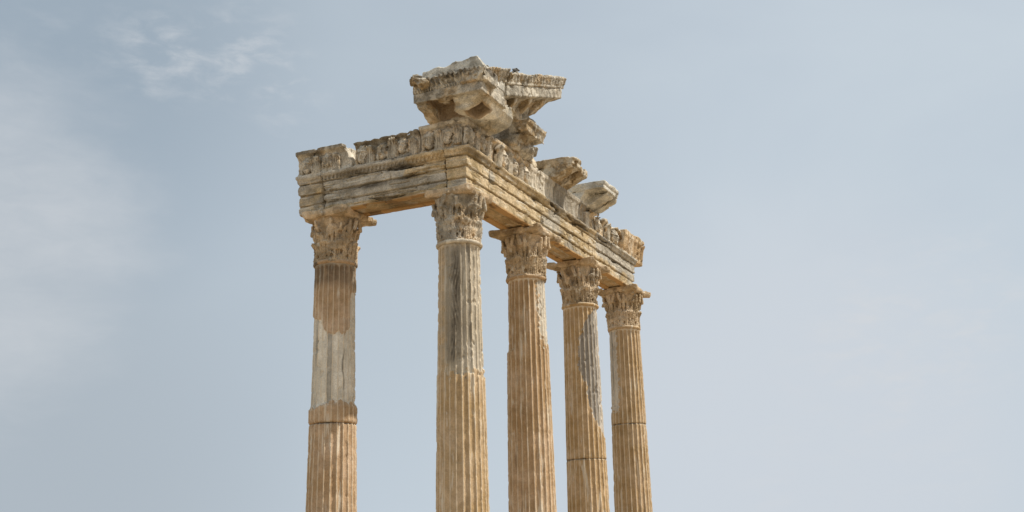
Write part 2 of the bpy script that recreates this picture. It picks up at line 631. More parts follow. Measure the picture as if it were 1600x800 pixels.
def make_drum(key, c, z0, z1, parent, label, top=False):
    nu, nz = 384, max(24, int((z1 - z0) / .022))
    cx, cy = c['pos']
    th = np.linspace(-180, 180, nu, endpoint=False)
    zz = np.linspace(z0 + .004, z1 - .004, nz)
    TH, Z = np.meshgrid(th, zz, indexing='ij')
    t, z = TH.ravel(), Z.ravel()
    a = np.radians(t)
    r0 = rshaft(z)
    P = np.stack([cx + r0 * np.cos(a), cy + r0 * np.sin(a), z], 1)
    n = fbm(P, 3.2, 4)
    n2 = fbm(P + 31, 9.0, 4, .6)
    tan = c['tan'](t, z, n2)
    ph = (t / 360 * NF) % 1.0 - .5
    hw = .425
    g = np.sqrt(np.clip(1 - (ph / hw) ** 2, 0, 1))
    if top:                                                   # rounded flute heads under the neck ring
        zl = z1 - .075 - (1 - np.sqrt(np.clip(1 - (ph / hw) ** 2, 0, 1))) * .045
        g = g * sstep(zl - z, 0, .02)
    worn = np.clip(.5 + 1.1 * fbm(P + 77, 2.1, 3), .15, 1)     # bare marble is unevenly worn
    dep = tan * .029 + (1 - tan) * (.024 * c['grey_flute'] * (.72 + .28 * worn))
    ridge = np.clip(1 - g * 1.6, 0, 1)
    chip = sstep(fbm(P + 11, 5.5, 4, .6), .18, .5) * ridge * (.009 + .010 * (1 - tan))
    r = r0 + .010 * tan - .012 * (1 - tan) - dep * g - chip + n * .003 + n2 * .002
    r -= .02 * sstep(fbm(P + 52, 7.0, 3), .52, .68) * (.4 + .6 * (1 - tan))      # pits and losses
    if key == 'D':
        r += .022 * sstep(t, -108, -116) * sstep(z + n2 * .1, -1.44, -1.48) - .012 * sstep(t, -100, -112) * sstep(z, -1.46, -1.4)
        for zj in (-3.04, -3.77):
            r -= .008 * np.exp(-((z - zj + n2 * .02) / .012) ** 2)
    if key == 'A' and top:
        r += .014 * sstep(z + n2 * .03, -2.6, -2.66) * sstep(z, -2.96, -2.90)
        flat = sstep(z, -2.6, -2.66)
        r += flat * dep * g * .55
    if key == 'E':
        r -= .009 * np.exp(-((z + 1.94 + n2 * .02) / .014) ** 2)
    # worn arrises at the drum joint
    e = np.minimum(z - z0, 9 if top else z1 - z)
    r -= {'A': .016, 'E': .008}.get(key, .010) * np.exp(-(e / .014) ** 2) * (1 + .8 * n2)
    fl = np.floor(t / 360 * NF).astype(int) % NF
    runs = np.random.RandomState(sum(map(ord, key))).rand(NF)[fl]  # random per-flute streaks, painting flute shade onto the bare marble
    st = c['stain'](t, z)
    st = np.maximum(st, (1 - tan) * np.clip(runs * 1.5 - .55, 0, .62) * sstep(.46 - np.abs(ph), 0, .1) * sstep(fbm(P * [1, 1, .25] + 91, 2.2, 2), -.35, .1))
    st = st + .8 * np.exp(-(e / .022) ** 2) * sstep(n2, -.25, .25)
    P = np.stack([cx + r * np.cos(a), cy + r * np.sin(a), z], 1)
    idx = np.arange(nu * nz).reshape(nu, nz)
    nx = np.roll(idx, -1, 0)
    Q = np.stack([idx[:, :-1], nx[:, :-1], nx[:, 1:], idx[:, 1:]], -1).reshape(-1, 4)
    # caps: fans of degenerate-free quads to a centre ring
    rc = .05
    ring = []
    for zc in (zz[0], zz[-1]):
        ring.append(np.stack([cx + rc * np.cos(np.radians(th)), cy + rc * np.sin(np.radians(th)), np.full(nu, zc)], 1))
    nb = nu * nz
    b0, b1 = nb + np.arange(nu), nb + nu + np.arange(nu)
    Q = np.concatenate([Q, np.stack([idx[:, 0], b0, np.roll(b0, -1), nx[:, 0]], 1),
                        np.stack([idx[:, -1], nx[:, -1], np.roll(b1, -1), b1], 1)])
    V = np.concatenate([P, ring[0], ring[1]])
    pad = np.zeros(2 * nu)
    ob = add_mesh('drum' if c['joints'] else 'shaft', V, Q, SHAFTS[key], (cx, cy, -H0), parent, {'tan': np.concatenate([tan, pad + 1]), 'worn': np.concatenate([sstep(ridge, .25, .9), pad]), 'stain': np.concatenate([st, pad])})  # worn carries painted ridge highlights together with the wear
    ob['label'] = label
    return ob


def make_ring(key, c, parent):
    nu, nv = 192, 14
    cx, cy = c['pos']
    th = np.linspace(-np.pi, np.pi, nu, endpoint=False)
    v = np.linspace(-np.pi, np.pi, nv, endpoint=False)
    T, W = np.meshgrid(th, v, indexing='ij')
    T, W = T.ravel(), W.ravel()
    rr, rz = .034, .036
    P = np.stack([cx + .4 * np.cos(T), cy + .4 * np.sin(T), W * .02], 1)
    n = fbm(P, 6, 3)
    loss = sstep(fbm(P * [1, 1, .2] + 5, 3.1, 3), .22, .5) * (.9 if key != 'C' else .2)
    k = 1 + n * .18
    R_ = .378 + rr * k * np.cos(W) * (1 - .75 * loss)
    V = np.stack([cx + R_ * np.cos(T), cy + R_ * np.sin(T), -.008 + rz * k * np.sin(W)], 1)
    i = np.arange(nu * nv).reshape(nu, nv)
    a, b = np.roll(i, -1, 0), np.roll(i, -1, 1)
    ab = np.roll(a, -1, 1)
    Q = np.stack([i, a, ab, b], -1).reshape(-1, 4)
    tan = np.full(len(V), .25 if key == 'C' else 1.0)
    st = .9 * sstep(fbm(V + 3, 2.5, 3), .05, .3) * (key in 'AD')
    return add_mesh('neck_ring', V, Q, SHAFTS[key], (cx, cy, -H0), parent, {'tan': tan, 'stain': st})


def make_capital(key, c, parent, seed):
    cx, cy = c['pos']
    rs = np.random.RandomState(seed)
    broken = rs.rand(16)

    def fn(P):
        x, y, z = P[:, 0] - cx, P[:, 1] - cy, P[:, 2]
        r = np.hypot(x, y)
        th = np.arctan2(y, x)
        rb = np.interp(z, [-.1, .0, .3, .6, .75, .88], [.345, .345, .335, .348, .39, .43])
        d = (r - rb) * .9
        d = np.maximum(d, np.maximum(-z, z - .87))
        m = (r > .3) & (r < .75)
        q = P[m]
        r_, th_, z_ = r[m], th[m], z[m]
        rb_, d_ = rb[m], d[m]
        for (off, zt, zs, hw, th0) in ((0.0, .40, -.02, .148, 0), (22.5, .69, .2, .140, 8)):
            k = (np.degrees(th_) - off) / 45.0
            ki = np.round(k).astype(int)
            tt = np.radians((k - ki) * 45) * .40
            amp = .55 + .75 * broken[(ki % 8 + th0)]
            zn = np.clip((z_ - zs) / (zt - zs), 0, 1.15)
            wid = hw * np.sqrt(np.clip(1.08 - zn ** 3.2, 0, 1)) * (1 + .13 * np.sin(zn * 17))
            hgt = .375 - rb_ + .010 + .026 * zn ** 2 + .5 * np.maximum(rb_ - .335, 0) + .036 * amp * np.exp(-((zn - .90) / .13) ** 2) * np.clip(1 - (tt / .11) ** 2, 0, 1)
            ribs = .008 * np.cos(tt * 2 * np.pi / .05 + np.sign(tt) * zn * 4) + .003 * np.cos(z_ * 110 - np.abs(tt) * 60) + .014 * np.exp(-(tt / .011) ** 2)
            dl = np.maximum((r_ - rb_ - hgt - ribs) * .7, np.abs(tt) - wid)
            dl = np.maximum(dl, np.maximum(zs - z_, z_ - zt))
            for zc in (.28, .52, .74):            # drilled eyes between the lobes
                ho = np.sqrt((np.abs(tt) - .062 + .02 * zc) ** 2 + (zn - zc) ** 2 * (zt - zs) ** 2) - .009
                dl = np.maximum(dl, -ho)
            dl = np.maximum(dl, .007 - np.abs(np.abs(tt) - .035 - .01 * zn) - .02 * (zn < .35) - .02 * (zn > .8))
            d_ = smin(d_, dl, .008)
        # corner volutes and inner helices
        lx, ly = x[m], y[m]
        ax_, ay_ = np.abs(lx), np.abs(ly)
        quad = (lx > 0) * 1 + (ly > 0) * 2
        u = (ax_ + ay_) * .7071
        v = np.abs(ax_ - ay_) * .7071
        W = np.stack([u, v, z_], 1)
        keep = np.array({'A': (0, .5, .2, .2), 'C': (0, 0, 0, 0), 'D': (.4, .2, 0, .2), 'E': (.4, .3, 0, .2), 'F': (.4, .3, 0, .3)}[key])[quad]
        vol = capsule(W, (.42, .0, .60), (.585, 0, .80), .05)
        vol = np.minimum(vol, np.linalg.norm((W - np.array([.585, 0, .775])) * [1, .75, 1], axis=1) - .075)
        d_ = smin(d_, vol + (1 - keep) * .05, .02)
        hx = capsule(W, (.40, .26, .62), (.36, .30, .80), .035)
        d_ = smin(d_, hx, .02)
        stalk = capsule(W, (.37, .17, .5), (.42, .18, .76), .03)
        d_ = smin(d_, stalk, .015)
        nb = (d_ > -.06) & (d_ < .03)
        qq = q[nb]
        nn = fbm(qq, 6, 3)
        d_[nb] += nn * .010 + fbm(qq + 9, 22, 2) * .004 + .020 * sstep(fbm(qq + 4, 4.0, 2), .3, .6)
        d[m] = d_
        return d

    o = (cx, cy, -H0)
    cap = sdf_mesh('capital', fn, (cx - .74, cy - .74, -.03), (cx + .74, cy + .74, .9), .010, M_CAPITAL, o, parent,
                   tone=lambda V: {'A': .62, 'C': .15, 'D': .8, 'E': .40, 'F': .8}[key] + .35 * fbm(V, 2.5, 3),
                   stain=lambda V: {'A': .45, 'C': .5, 'D': .25, 'E': .55, 'F': .2}[key] * sstep(fbm(V + 8, 3.5, 3), -.05, .35))
    hs = .488 if key != 'C' else .43

    def ab(P):
        x, y, z = P[:, 0] - cx, P[:, 1] - cy, P[:, 2]
        ax_, ay_ = np.abs(x), np.abs(y)
        t = sstep(z, .83, .90)
        ins = (1 - t) * .03
        k = .075
        d = np.maximum(ax_ - (hs + k * (np.minimum(ay_, .55) / .5) ** 2 - ins), ay_ - (hs + k * (np.minimum(ax_, .55) / .5) ** 2 - ins)) * .9
        d = smax(d, (ax_ + ay_) * .7071 - (.765 if key != 'C' else .62), .012)
        fl = np.minimum(np.linalg.norm((np.stack([ax_ - hs, y, z - .87], 1)) * [1, .8, .8], axis=1), np.linalg.norm((np.stack([x, ay_ - hs, z - .87], 1)) * [.8, 1, .8], axis=1)) - .045
        d = smin(d, fl, .02)
        d = smax(d, np.maximum(.835 - z, z - .966), .008)
        m = (d > -.06) & (d < .03)
        q = P[m]
        d[m] += fbm(q + 3, 4.5, 3) * .008 + fbm(q, 18, 2) * .004 + .03 * sstep(fbm(q + 14, 3.2, 2), .36, .6)
        if key == 'A':       # lost outer corner
            d = smax(d, -ell(P, (cx - .62, cy - .5, .85), (.22, .22, .2)), .03)
        if key in 'DE':
            d = smax(d, -ell(P, (cx + .6, cy - .3, .84), (.14, .3, .10)), .03)
        return d

    a = sdf_mesh('abacus', ab, (cx - .66, cy - .66, .80), (cx + .66, cy + .66, .985), .012, M_CAPITAL, o, cap,
                 tone=lambda V: .75 + .3 * fbm(V, 2.5, 3), stain=lambda V: .45 * sstep(fbm(V + 2, 4, 3), .05, .4))
    return cap


def make_base(key, c, parent):
    cx, cy = c['pos']
    nu = 96
    zb = -H0
    prof = [(.0, zb + .16), (.64, zb + .16), (.67, zb + .20), (.64, zb + .27), (.57, zb + .29), (.54, zb + .33), (.57, zb + .37), (.60, zb + .40),
            (.58, zb + .45), (.51, zb + .47), (.50, zb + .50)]
    th = np.linspace(0, 2 * np.pi, nu, endpoint=False)
    V = np.stack([np.stack([cx + max(r, .05) * np.cos(th), cy + max(r, .05) * np.sin(th), np.full(nu, z)], 1) for r, z in prof], 1).reshape(-1, 3)
    i = np.arange(nu * len(prof)).reshape(nu, -1)
    a = np.roll(i, -1, 0)
    Q = np.stack([i[:, :-1], a[:, :-1], a[:, 1:], i[:, 1:]], -1).reshape(-1, 4)
    b = add_mesh('base', V, Q, SHAFTS[key], (cx, cy, -H0), parent, {'tan': np.full(len(V), .6)})
    lo, hi = np.array([cx - .7, cy - .7, zb - .1]), np.array([cx + .7, cy + .7, zb + .165])
    V = np.array([[(lo, hi)[k >> j & 1][j] for j in range(3)] for k in range(8)])
    Q = np.array([(0, 2, 3, 1), (4, 5, 7, 6), (0, 1, 5, 4), (2, 6, 7, 3), (0, 4, 6, 2), (1, 3, 7, 5)])
    add_mesh('plinth', V, Q, SHAFTS[key], (cx, cy, -H0), b, {'tan': np.full(8, .5)}, smooth=False)


for si, (key, c) in enumerate(COLS.items()):
    root = thing('column', c['label'], 'column', (c['pos'][0], c['pos'][1], -H0), 'fluted marble columns holding the ruined entablature')
    cuts = [0.0] + c['joints'] + [-H0 + .5]
    for k in range(len(cuts) - 1):
        make_drum(key, c, cuts[k + 1], cuts[k], root, c['drums'][min(k, 1)], top=(k == 0))
    make_ring(key, c, root)
    make_capital(key, c, root, 20 + si)
    make_base(key, c, root)

# ------------------------------------------------------------------ entablature
ARCH_PROF = [(.312, .955), (.316, 1.125), (.284, 1.130), (.284, 1.149), (.338, 1.156), (.342, 1.325), (.305, 1.330), (.305, 1.349), (.362, 1.356), (.366, 1.530),
             (.325, 1.536), (.325, 1.556), (.392, 1.563), (.405, 1.60), (.445, 1.645), (.452, 1.69),
             (-.33, 1.69), (-.33, 1.34), (-.31, 1.335), (-.31, .955)]


def oz(P):
    return np.maximum(P[:, 0], -P[:, 1]), P[:, 2]


def ends(P, x0=None, y1=None, x1=None, y0=None):
    d = np.full(len(P), -9.0, np.float32)
    if x0 is not None:
        d = np.maximum(d, x0 - P[:, 0])
    if x1 is not None:
        d = np.maximum(d, P[:, 0] - x1)
    if y0 is not None:
        d = np.maximum(d, y0 - P[:, 1])
    if y1 is not None:
        d = np.maximum(d, P[:, 1] - y1)
    return d


def weather(P, d, big=.016, mid=.009, fine=.004, loss=.03, off=0.0, thr=.3, chip=.012, cf=5.0, crack=.03, keep=None):
    m = (d > -.08) & (d < .028)
    p = P[m]
    q = p + off
    los = sstep(fbm(q + 13, 4.2, 3), thr, thr + .12)
    e = fbm(q, 2.6, 3) * big + fbm(q + 5, 9, 3) * mid + fbm(q + 2, 30, 2) * fine
    # broken places: scalloped, sharp ridged fracture surfaces
    if chip:
        w_ = worley(q * cf)
        e += (.55 - w_) * (chip * (.35 + .65 * sstep(fbm(q + 40, 1.7, 2), -.1, .3)) + 1.0 * loss * los)
    e += loss * .6 * los
    # open cracks
    if crack:
        c_ = np.abs(fbm(q * [1, 1, .8] + 60, 1.9, 3))
        e += crack * (1 - sstep(c_, .006, .03)) * sstep(fbm(q + 71, 1.3, 2), .05, .25)
    if keep is not None:
        e *= keep(p)
    d[m] += e
    return d


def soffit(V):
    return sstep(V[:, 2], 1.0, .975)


def arch_block(label, x0=None, y1=None, x1=None, y0=None, k=.02, lo=None, hi=None, tone=None, stain=None, extra=None, big=.008, loss=.016, off=0.0, grain=.18, beads=False, gouges=()):
    def fn(P):
        o, z = oz(P)
        d = poly2(o, z, ARCH_PROF)
        # sunk panel along the soffit, ragged lower edge
        d = smax(d, -np.maximum(np.abs(o) - .16, np.maximum(z - .988, .90 - z)), .006)
        d = smax(d, -np.maximum(np.abs(np.abs(o) - .08) - .012, np.maximum(z - 1.003, .90 - z)), .006)
        if beads:
            u = P[:, 0] + P[:, 1]
            d += .022 * (np.cos(u * 2 * np.pi / .085) > -.2) * (np.abs(z - 1.60) < .034) * (o > .36)
        e = ends(P, x0, y1, x1, y0)
        d = smax(d, e, k)
        if extra:
            d = extra(P, o, z, d)
        for (uc, zc, hl, hh) in gouges:              # long open cracks along the bedding
            ua = P[:, 0] if x1 is not None else P[:, 1]
            oc = .36
            wob = .018 * np.sin(ua * 7 + zc * 40)
            d = smax(d, -ell(np.stack([ua, o, z + wob], 1), (uc, oc, zc), (hl, .10, hh)), .006)
        d = weather(P, d, big, .005, .003, loss, off, .40, chip=.003, crack=.02, keep=lambda p: .25 + .75 * sstep(p[:, 2], .97, 1.06))
        m = (d > -.06) & (d < .03) & (o > 0)
        q = P[m]
        # bedding cracks that follow the fasciae
        u = q[:, 0] + q[:, 1]
        g = np.stack([u * .9, u * 0 + off, q[:, 2] * 9], 1)
        d[m] += .032 * grain * sstep(fbm(g, 1.0, 3), .30, .40)
        # low edge crumbles
        d[m] += .018 * sstep(q[:, 2], 1.03, .96) * (np.maximum(q[:, 0], -q[:, 1]) > .1) * sstep(fbm(q * [1, 1, .4] + 21, 3.0, 3), .1, .5)
        return d
    org = ((lo[0] + hi[0]) / 2, (lo[1] + hi[1]) / 2, .955)
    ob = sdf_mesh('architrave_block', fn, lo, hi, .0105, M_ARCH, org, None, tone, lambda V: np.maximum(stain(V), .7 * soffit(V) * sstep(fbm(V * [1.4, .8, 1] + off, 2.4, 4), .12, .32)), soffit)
    return tag(ob, label, 'stone block', 'architrave blocks lying on the columns')


def spot(V, items):
    s = np.zeros(len(V))
    for (u, z, ru, rz, g, ax) in items:
        s = np.maximum(s, g * np.exp(-(((V[:, ax] - u) / ru) ** 2 + ((V[:, 2] - z) / rz) ** 2)))
    return s


arch_block('short weathered architrave end block with rounded outer end, above the column with the pale band', x0=-3.25, x1=-2.675,
           lo=(-3.36, -.52, .9), hi=(-2.64, .45, 1.75), k=.09, big=.02, off=3,
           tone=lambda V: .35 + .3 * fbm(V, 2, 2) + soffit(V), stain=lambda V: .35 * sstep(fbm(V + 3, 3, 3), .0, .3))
arch_block('long grey architrave beam with black streaks spanning the short side of the ruin', x0=-2.665, x1=-.075,
           lo=(-2.72, -.52, .9), hi=(-.02, .45, 1.75), k=.018, loss=.02, off=7, grain=.75, beads=True, gouges=[(-1.72, 1.335, .34, .018), (-.82, 1.33, .20, .022), (-1.02, 1.535, .26, .024), (-2.25, 1.15, .3, .014), (-1.25, 1.02, .30, .020), (-2.4, 1.345, .15, .016), (-.5, 1.14, .22, .012), (-1.75, 1.555, .3, .012), (-1.9, 1.03, .2, .014)],
           tone=lambda V: .12 + .8 * sstep(V[:, 0] + .2 * fbm(V, 3, 2), -.95, -.8) * sstep(V[:, 2], 1.25, 1.33) + .25 * fbm(V, 2, 2) + .7 * sstep(V[:, 2] + .05 * fbm(V, 3, 2), 1.10, 1.03),
           stain=lambda V: spot(V, [(-1.0, 1.57, .35, .06, 1, 0), (-1.65, 1.30, .5, .05, 1, 0), (-.85, 1.33, .28, .05, 1, 0), (-1.9, 1.6, .6, .05, .8, 0), (-1.2, 1.0, .5, .05, .6, 0)]))
arch_block('cream architrave corner block turning both sides above the corner column', x0=-.065, y1=.525,
           lo=(-.12, -.52, .9), hi=(.52, .58, 1.75), k=.016, off=11,
           tone=lambda V: .85 + .3 * fbm(V, 2, 2) - .6 * sstep(V[:, 2], 1.2, 1.1) * sstep(-V[:, 1], .25, .35),
           stain=lambda V: spot(V, [(.42, 1.60, .12, .06, .7, 0)]))
arch_block('cream architrave beam right of the corner block, reaching the first joint', y0=.535, y1=2.905, gouges=[(.70, 1.335, .12, .022), (2.62, 1.545, .10, .02), (.78, 1.64, .12, .016), (1.7, 1.14, .4, .012), (2.1, 1.335, .3, .010)],
           lo=(-.42, .48, .9), hi=(.52, 2.96, 1.75), k=.016, off=17,
           tone=lambda V: .9 + .35 * fbm(V, 2, 2) - .6 * spot(V, [(.62, 1.4, .12, .14, 1, 1)]),
           stain=lambda V: spot(V, [(.6, 1.33, .12, .05, 1, 1), (2.55, 1.55, .2, .04, .9, 1), (.75, 1.67, .2, .04, .8, 1)]))
arch_block('architrave beam of mixed cream and grey between the middle columns of the long side', y0=2.92, y1=5.705, gouges=[(3.35, 1.63, .30, .03), (4.2, 1.62, .25, .022), (4.9, 1.60, .4, .026), (4.35, 1.34, .16, .022), (3.9, 1.15, .4, .014), (5.4, 1.35, .2, .016)],
           lo=(-.42, 2.87, .9), hi=(.52, 5.76, 1.75), k=.02, off=23, loss=.035,
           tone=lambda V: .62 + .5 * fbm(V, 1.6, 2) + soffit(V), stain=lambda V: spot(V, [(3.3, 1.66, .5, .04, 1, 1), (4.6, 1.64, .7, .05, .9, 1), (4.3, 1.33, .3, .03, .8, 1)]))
arch_block('grey banded architrave end beam over the farthest column', y0=5.72, y1=8.5, gouges=[(6.2, 1.62, .3, .02), (7.3, 1.335, .5, .016), (7.0, 1.14, .3, .014), (6.1, 1.34, .2, .02)],
           lo=(-.42, 5.67, .9), hi=(.52, 8.6, 1.75), k=.03, off=29,
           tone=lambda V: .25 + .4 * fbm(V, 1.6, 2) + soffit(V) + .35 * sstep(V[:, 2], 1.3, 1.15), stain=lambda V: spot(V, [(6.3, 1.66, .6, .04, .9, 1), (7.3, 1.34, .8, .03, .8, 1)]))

# carved masks and leaves of the frieze (local frame: x along the face, -y outward, z up)
def mask_mesh(seed):
    rs = np.random.RandomState(seed)

    def fn(P):
        x, y, z = P[:, 0], P[:, 1], P[:, 2]
        a = np.abs(x)
        d = ell(P, (0, 0, .0), (.092, .088, .135))
        d = smin(d, ell(P, (0, -.015, -.075), (.062, .07, .06)), .03)                    # chin
        d = smin(d, capsule(P, (0, -.088, .035), (0, -.108, -.02), .014), .015)           # nose
        A = np.stack([a, y, z], 1)
        d = smin(d, capsule(A, (.012, -.088, .05), (.07, -.062, .045), .013), .015)       # brow
        d = smax(d, -ell(A, (.037, -.095, .022), (.024, .03, .018)), .012)               # eye socket
        d = smin(d, ell(A, (.037, -.072, .020), (.016, .014, .011)), .004)
        d = smax(d, -ell(P, (0, -.095, -.068), (.036, .03, .015)), .01)                  # open mouth
        hair = ell(P, (0, .035, .035), (.128, .10, .145)) + .006 * np.cos(np.arctan2(x, z) * 14)
        hair = np.minimum(hair, ell(A, (.105, .03, -.07), (.035, .06, .075)))
        d = smin(d, hair, .008)
        d += fbm(P + seed * 3, 12, 3) * .004 + .03 * sstep(fbm(P + seed, 6, 2), .42, .65)
        return np.maximum(d, y - .05)
    V, Q = surface_nets(fn, (-.21, -.16, -.21), (.21, .06, .21), .0085)
    ob = add_mesh('carved_mask', V, Q, M_FRIEZE, (0, 0, 0), None, {'tan': .28 + .5 * fbm(V + seed, 7, 2), 'stain': .5 * sstep(fbm(V + seed + 3, 9, 3), .1, .4)})
    me = ob.data
    bpy.data.objects.remove(ob)
    return me


def leaf_mesh(seed):
    def fn(P):
        x, y, z = P[:, 0], P[:, 1], P[:, 2]
        a = np.abs(x)
        zn = (z + .20) / .40
        wid = .092 * np.sqrt(np.clip(1.05 - np.clip(zn, 0, 1) ** 6, 0, 1)) * (1 + .06 * np.sin(zn * 19))
        h = .030 + .015 * zn + .04 * np.exp(-((zn - .90) / .10) ** 2) + .020 * np.cos(x * 2 * np.pi / .046)
        d = np.maximum((-y - h) * .7, np.maximum(a - wid, np.abs(z) - .2))
        d = np.maximum(d, y - .06)
        d += fbm(P + seed * 5, 12, 3) * .006 + .025 * sstep(fbm(P + seed, 7, 2), .36, .6)
        return d
    V, Q = surface_nets(fn, (-.13, -.16, -.22), (.13, .08, .23), .0085)
    ob = add_mesh('carved_leaf', V, Q, M_FRIEZE, (0, 0, 0), None, {'tan': .32 + .5 * fbm(V + seed, 7, 2), 'stain': .45 * sstep(fbm(V + seed + 3, 9, 3), .1, .4)})
    me = ob.data
    bpy.data.objects.remove(ob)
    return me


MASKS = [mask_mesh(s) for s in (1, 2, 3)]
LEAVES = [leaf_mesh(s) for s in (4, 5, 6)]
rs0 = np.random.RandomState(3)


def carve(block, org, kind, u, z, side, s=1.0, o=.325):
    """hang a carved mask or leaf on the outer face of a frieze block; side 'f' faces -y, 's' faces +x"""
    me = (MASKS if kind == 'm' else LEAVES)[rs0.randint(3)]
    ob = bpy.data.objects.new('carved_mask' if kind == 'm' else 'carved_leaf', me)
    COL.objects.link(ob)
    ob.parent = block
    z += rs0.uniform(-.05, 0)
    u += rs0.uniform(-.03, .03)
    p = (u, -o, z) if side == 'f' else (o, u, z)
    ob.location = (p[0] - org[0], p[1] - org[1], p[2] - org[2])
    ob.rotation_euler = (rs0.uniform(-.03, .06), rs0.uniform(-.05, .05), 0 if side == 'f' else math.pi / 2)
    q = s * rs0.uniform(.84, 1.14)
    ob.scale = (q * 1.15, q * .9, q * 1.12)
    return ob


FR_PROF = [(.36, 1.685), (.37, 1.745), (.305, 1.775), (.28, 1.83), (.28, 2.09), (.32, 2.145), (.365, 2.165), (.38, 2.18), (.385, 2.24), (-.32, 2.24), (-.32, 1.685)]
FR_PLAIN = [(.37, 1.685), (.37, 1.75), (.335, 1.80), (.325, 1.95), (.345, 2.1), (.38, 2.16), (.385, 2.24), (-.32, 2.24), (-.32, 1.685)]


def frieze_block(label, lo, hi, x0=None, y1=None, x1=None, y0=None, prof=FR_PROF, k=.03, tone=None, stain=None, extra=None, big=.008, loss=.035, off=0.0, carvings=(), rel=None, ochre=None):
    def fn(P):
        o, z = oz(P)
        if rel:
            o = o - rel(P, z)
        d = poly2(o, z, prof)
        d = smax(d, ends(P, x0, y1, x1, y0), k)
        if extra:
            d = extra(P, o, z, d)
        return weather(P, d, big, .005, .003, loss, off, .36, chip=.004, crack=.02)
    org = ((lo[0] + hi[0]) / 2, (lo[1] + hi[1]) / 2, 1.685)
    ob = sdf_mesh('frieze_block', fn, lo, hi, .0135, M_FRIEZE, org, None, tone, stain, ochre)
    tag(ob, label, 'carved block', 'frieze blocks lying on the architrave')
    for cv in carvings:
        carve(ob, org, *cv)
    return ob


frieze_block('carved frieze block at the outer end of the short side, broken at its inner end', (-3.42, -.55, 1.64), (-2.0, .45, 2.32), x0=-3.31, x1=-2.05,
             k=.03, off=31, tone=lambda V: .18 + .5 * fbm(V, 2, 2), stain=lambda V: .8 * sstep(V[:, 2] + .12 * fbm(V, 3, 2), 2.12, 2.2) * sstep(-V[:, 1], .2, .3),
             extra=lambda P, o, z, d: smax(d, ((P[:, 0] + 2.14) * .93 + (z - 1.97) * .36 + .05 * fbm(P, 4, 2)), .015),
             carvings=[('m', -3.08, 1.98, 'f', .95), ('l', -2.83, 1.97, 'f', .9), ('m', -2.60, 1.99, 'f', .9), ('l', -2.4, 1.95, 'f', .8)])
frieze_block('carved frieze block with a row of worn faces in the middle of the short side', (-2.12, -.55, 1.64), (-.55, .45, 2.28), x0=-2.02, x1=-.635,
             off=37, tone=lambda V: .18 + .5 * fbm(V, 2, 2), stain=lambda V: .7 * sstep(V[:, 2] + .12 * fbm(V, 3, 2), 2.06, 2.14) * sstep(-V[:, 1], .2, .3) + spot(V, [(-1.0, 1.73, .5, .06, .9, 0)]),
             extra=lambda P, o, z, d: smax(d, z - (2.195 + .03 * fbm(P, 5, 2)), .02),
             carvings=[('m', -1.83, 1.95, 'f', .95), ('l', -1.63, 1.93, 'f', .95), ('m', -1.40, 1.96, 'f', 1.0), ('l', -1.17, 1.95, 'f', .95), ('m', -.96, 1.97, 'f', .95), ('l', -.77, 1.93, 'f', .9)])
frieze_block('carved frieze corner block directly beneath the projecting corner cornice', (-.70, -.55, 1.64), (.55, .82, 2.32), x0=-.615, y1=.745,
             k=.03, off=41, tone=lambda V: .25 + .5 * fbm(V, 2, 2), stain=lambda V: .35 * sstep(fbm(V + 3, 3, 3), .1, .4),
             carvings=[('m', -.42, 1.96, 'f', .95), ('l', -.22, 1.95, 'f', .95), ('m', -.02, 1.97, 'f', .9), ('l', .19, 1.95, 'f', .95),
                       ('m', -.18, 1.97, 's', .9, .34), ('l', .05, 1.95, 's', .95, .34), ('m', .27, 1.97, 's', .9, .34), ('l', .50, 1.95, 's', .95, .34)])
frieze_block('brown carved frieze block with leaves and masks, right of the cracked corner block', (-.42, .70, 1.64), (.58, 2.42, 2.32), y0=.765, y1=2.31,
             off=43, tone=lambda V: .7 + .4 * fbm(V, 2, 2), stain=lambda V: .35 * sstep(fbm(V + 6, 3, 3), .1, .4),
             carvings=[('l', .95, 1.95, 's', 1.0, .35), ('m', 1.18, 1.97, 's', .95, .34), ('l', 1.42, 1.95, 's', 1.0, .35), ('m', 1.66, 1.97, 's', .95, .34), ('l', 1.90, 1.95, 's', 1.0, .35), ('m', 2.13, 1.97, 's', .9, .34)])


def grooves(y0, pitch, amp):
    def f(P, z):
        return amp * (np.abs(np.sin((P[:, 1] - y0) * np.pi / pitch)) ** .6 - .6) * sstep(z, 1.74, 1.8) * sstep(z, 2.2, 2.12) * (P[:, 0] > 0)
    return f


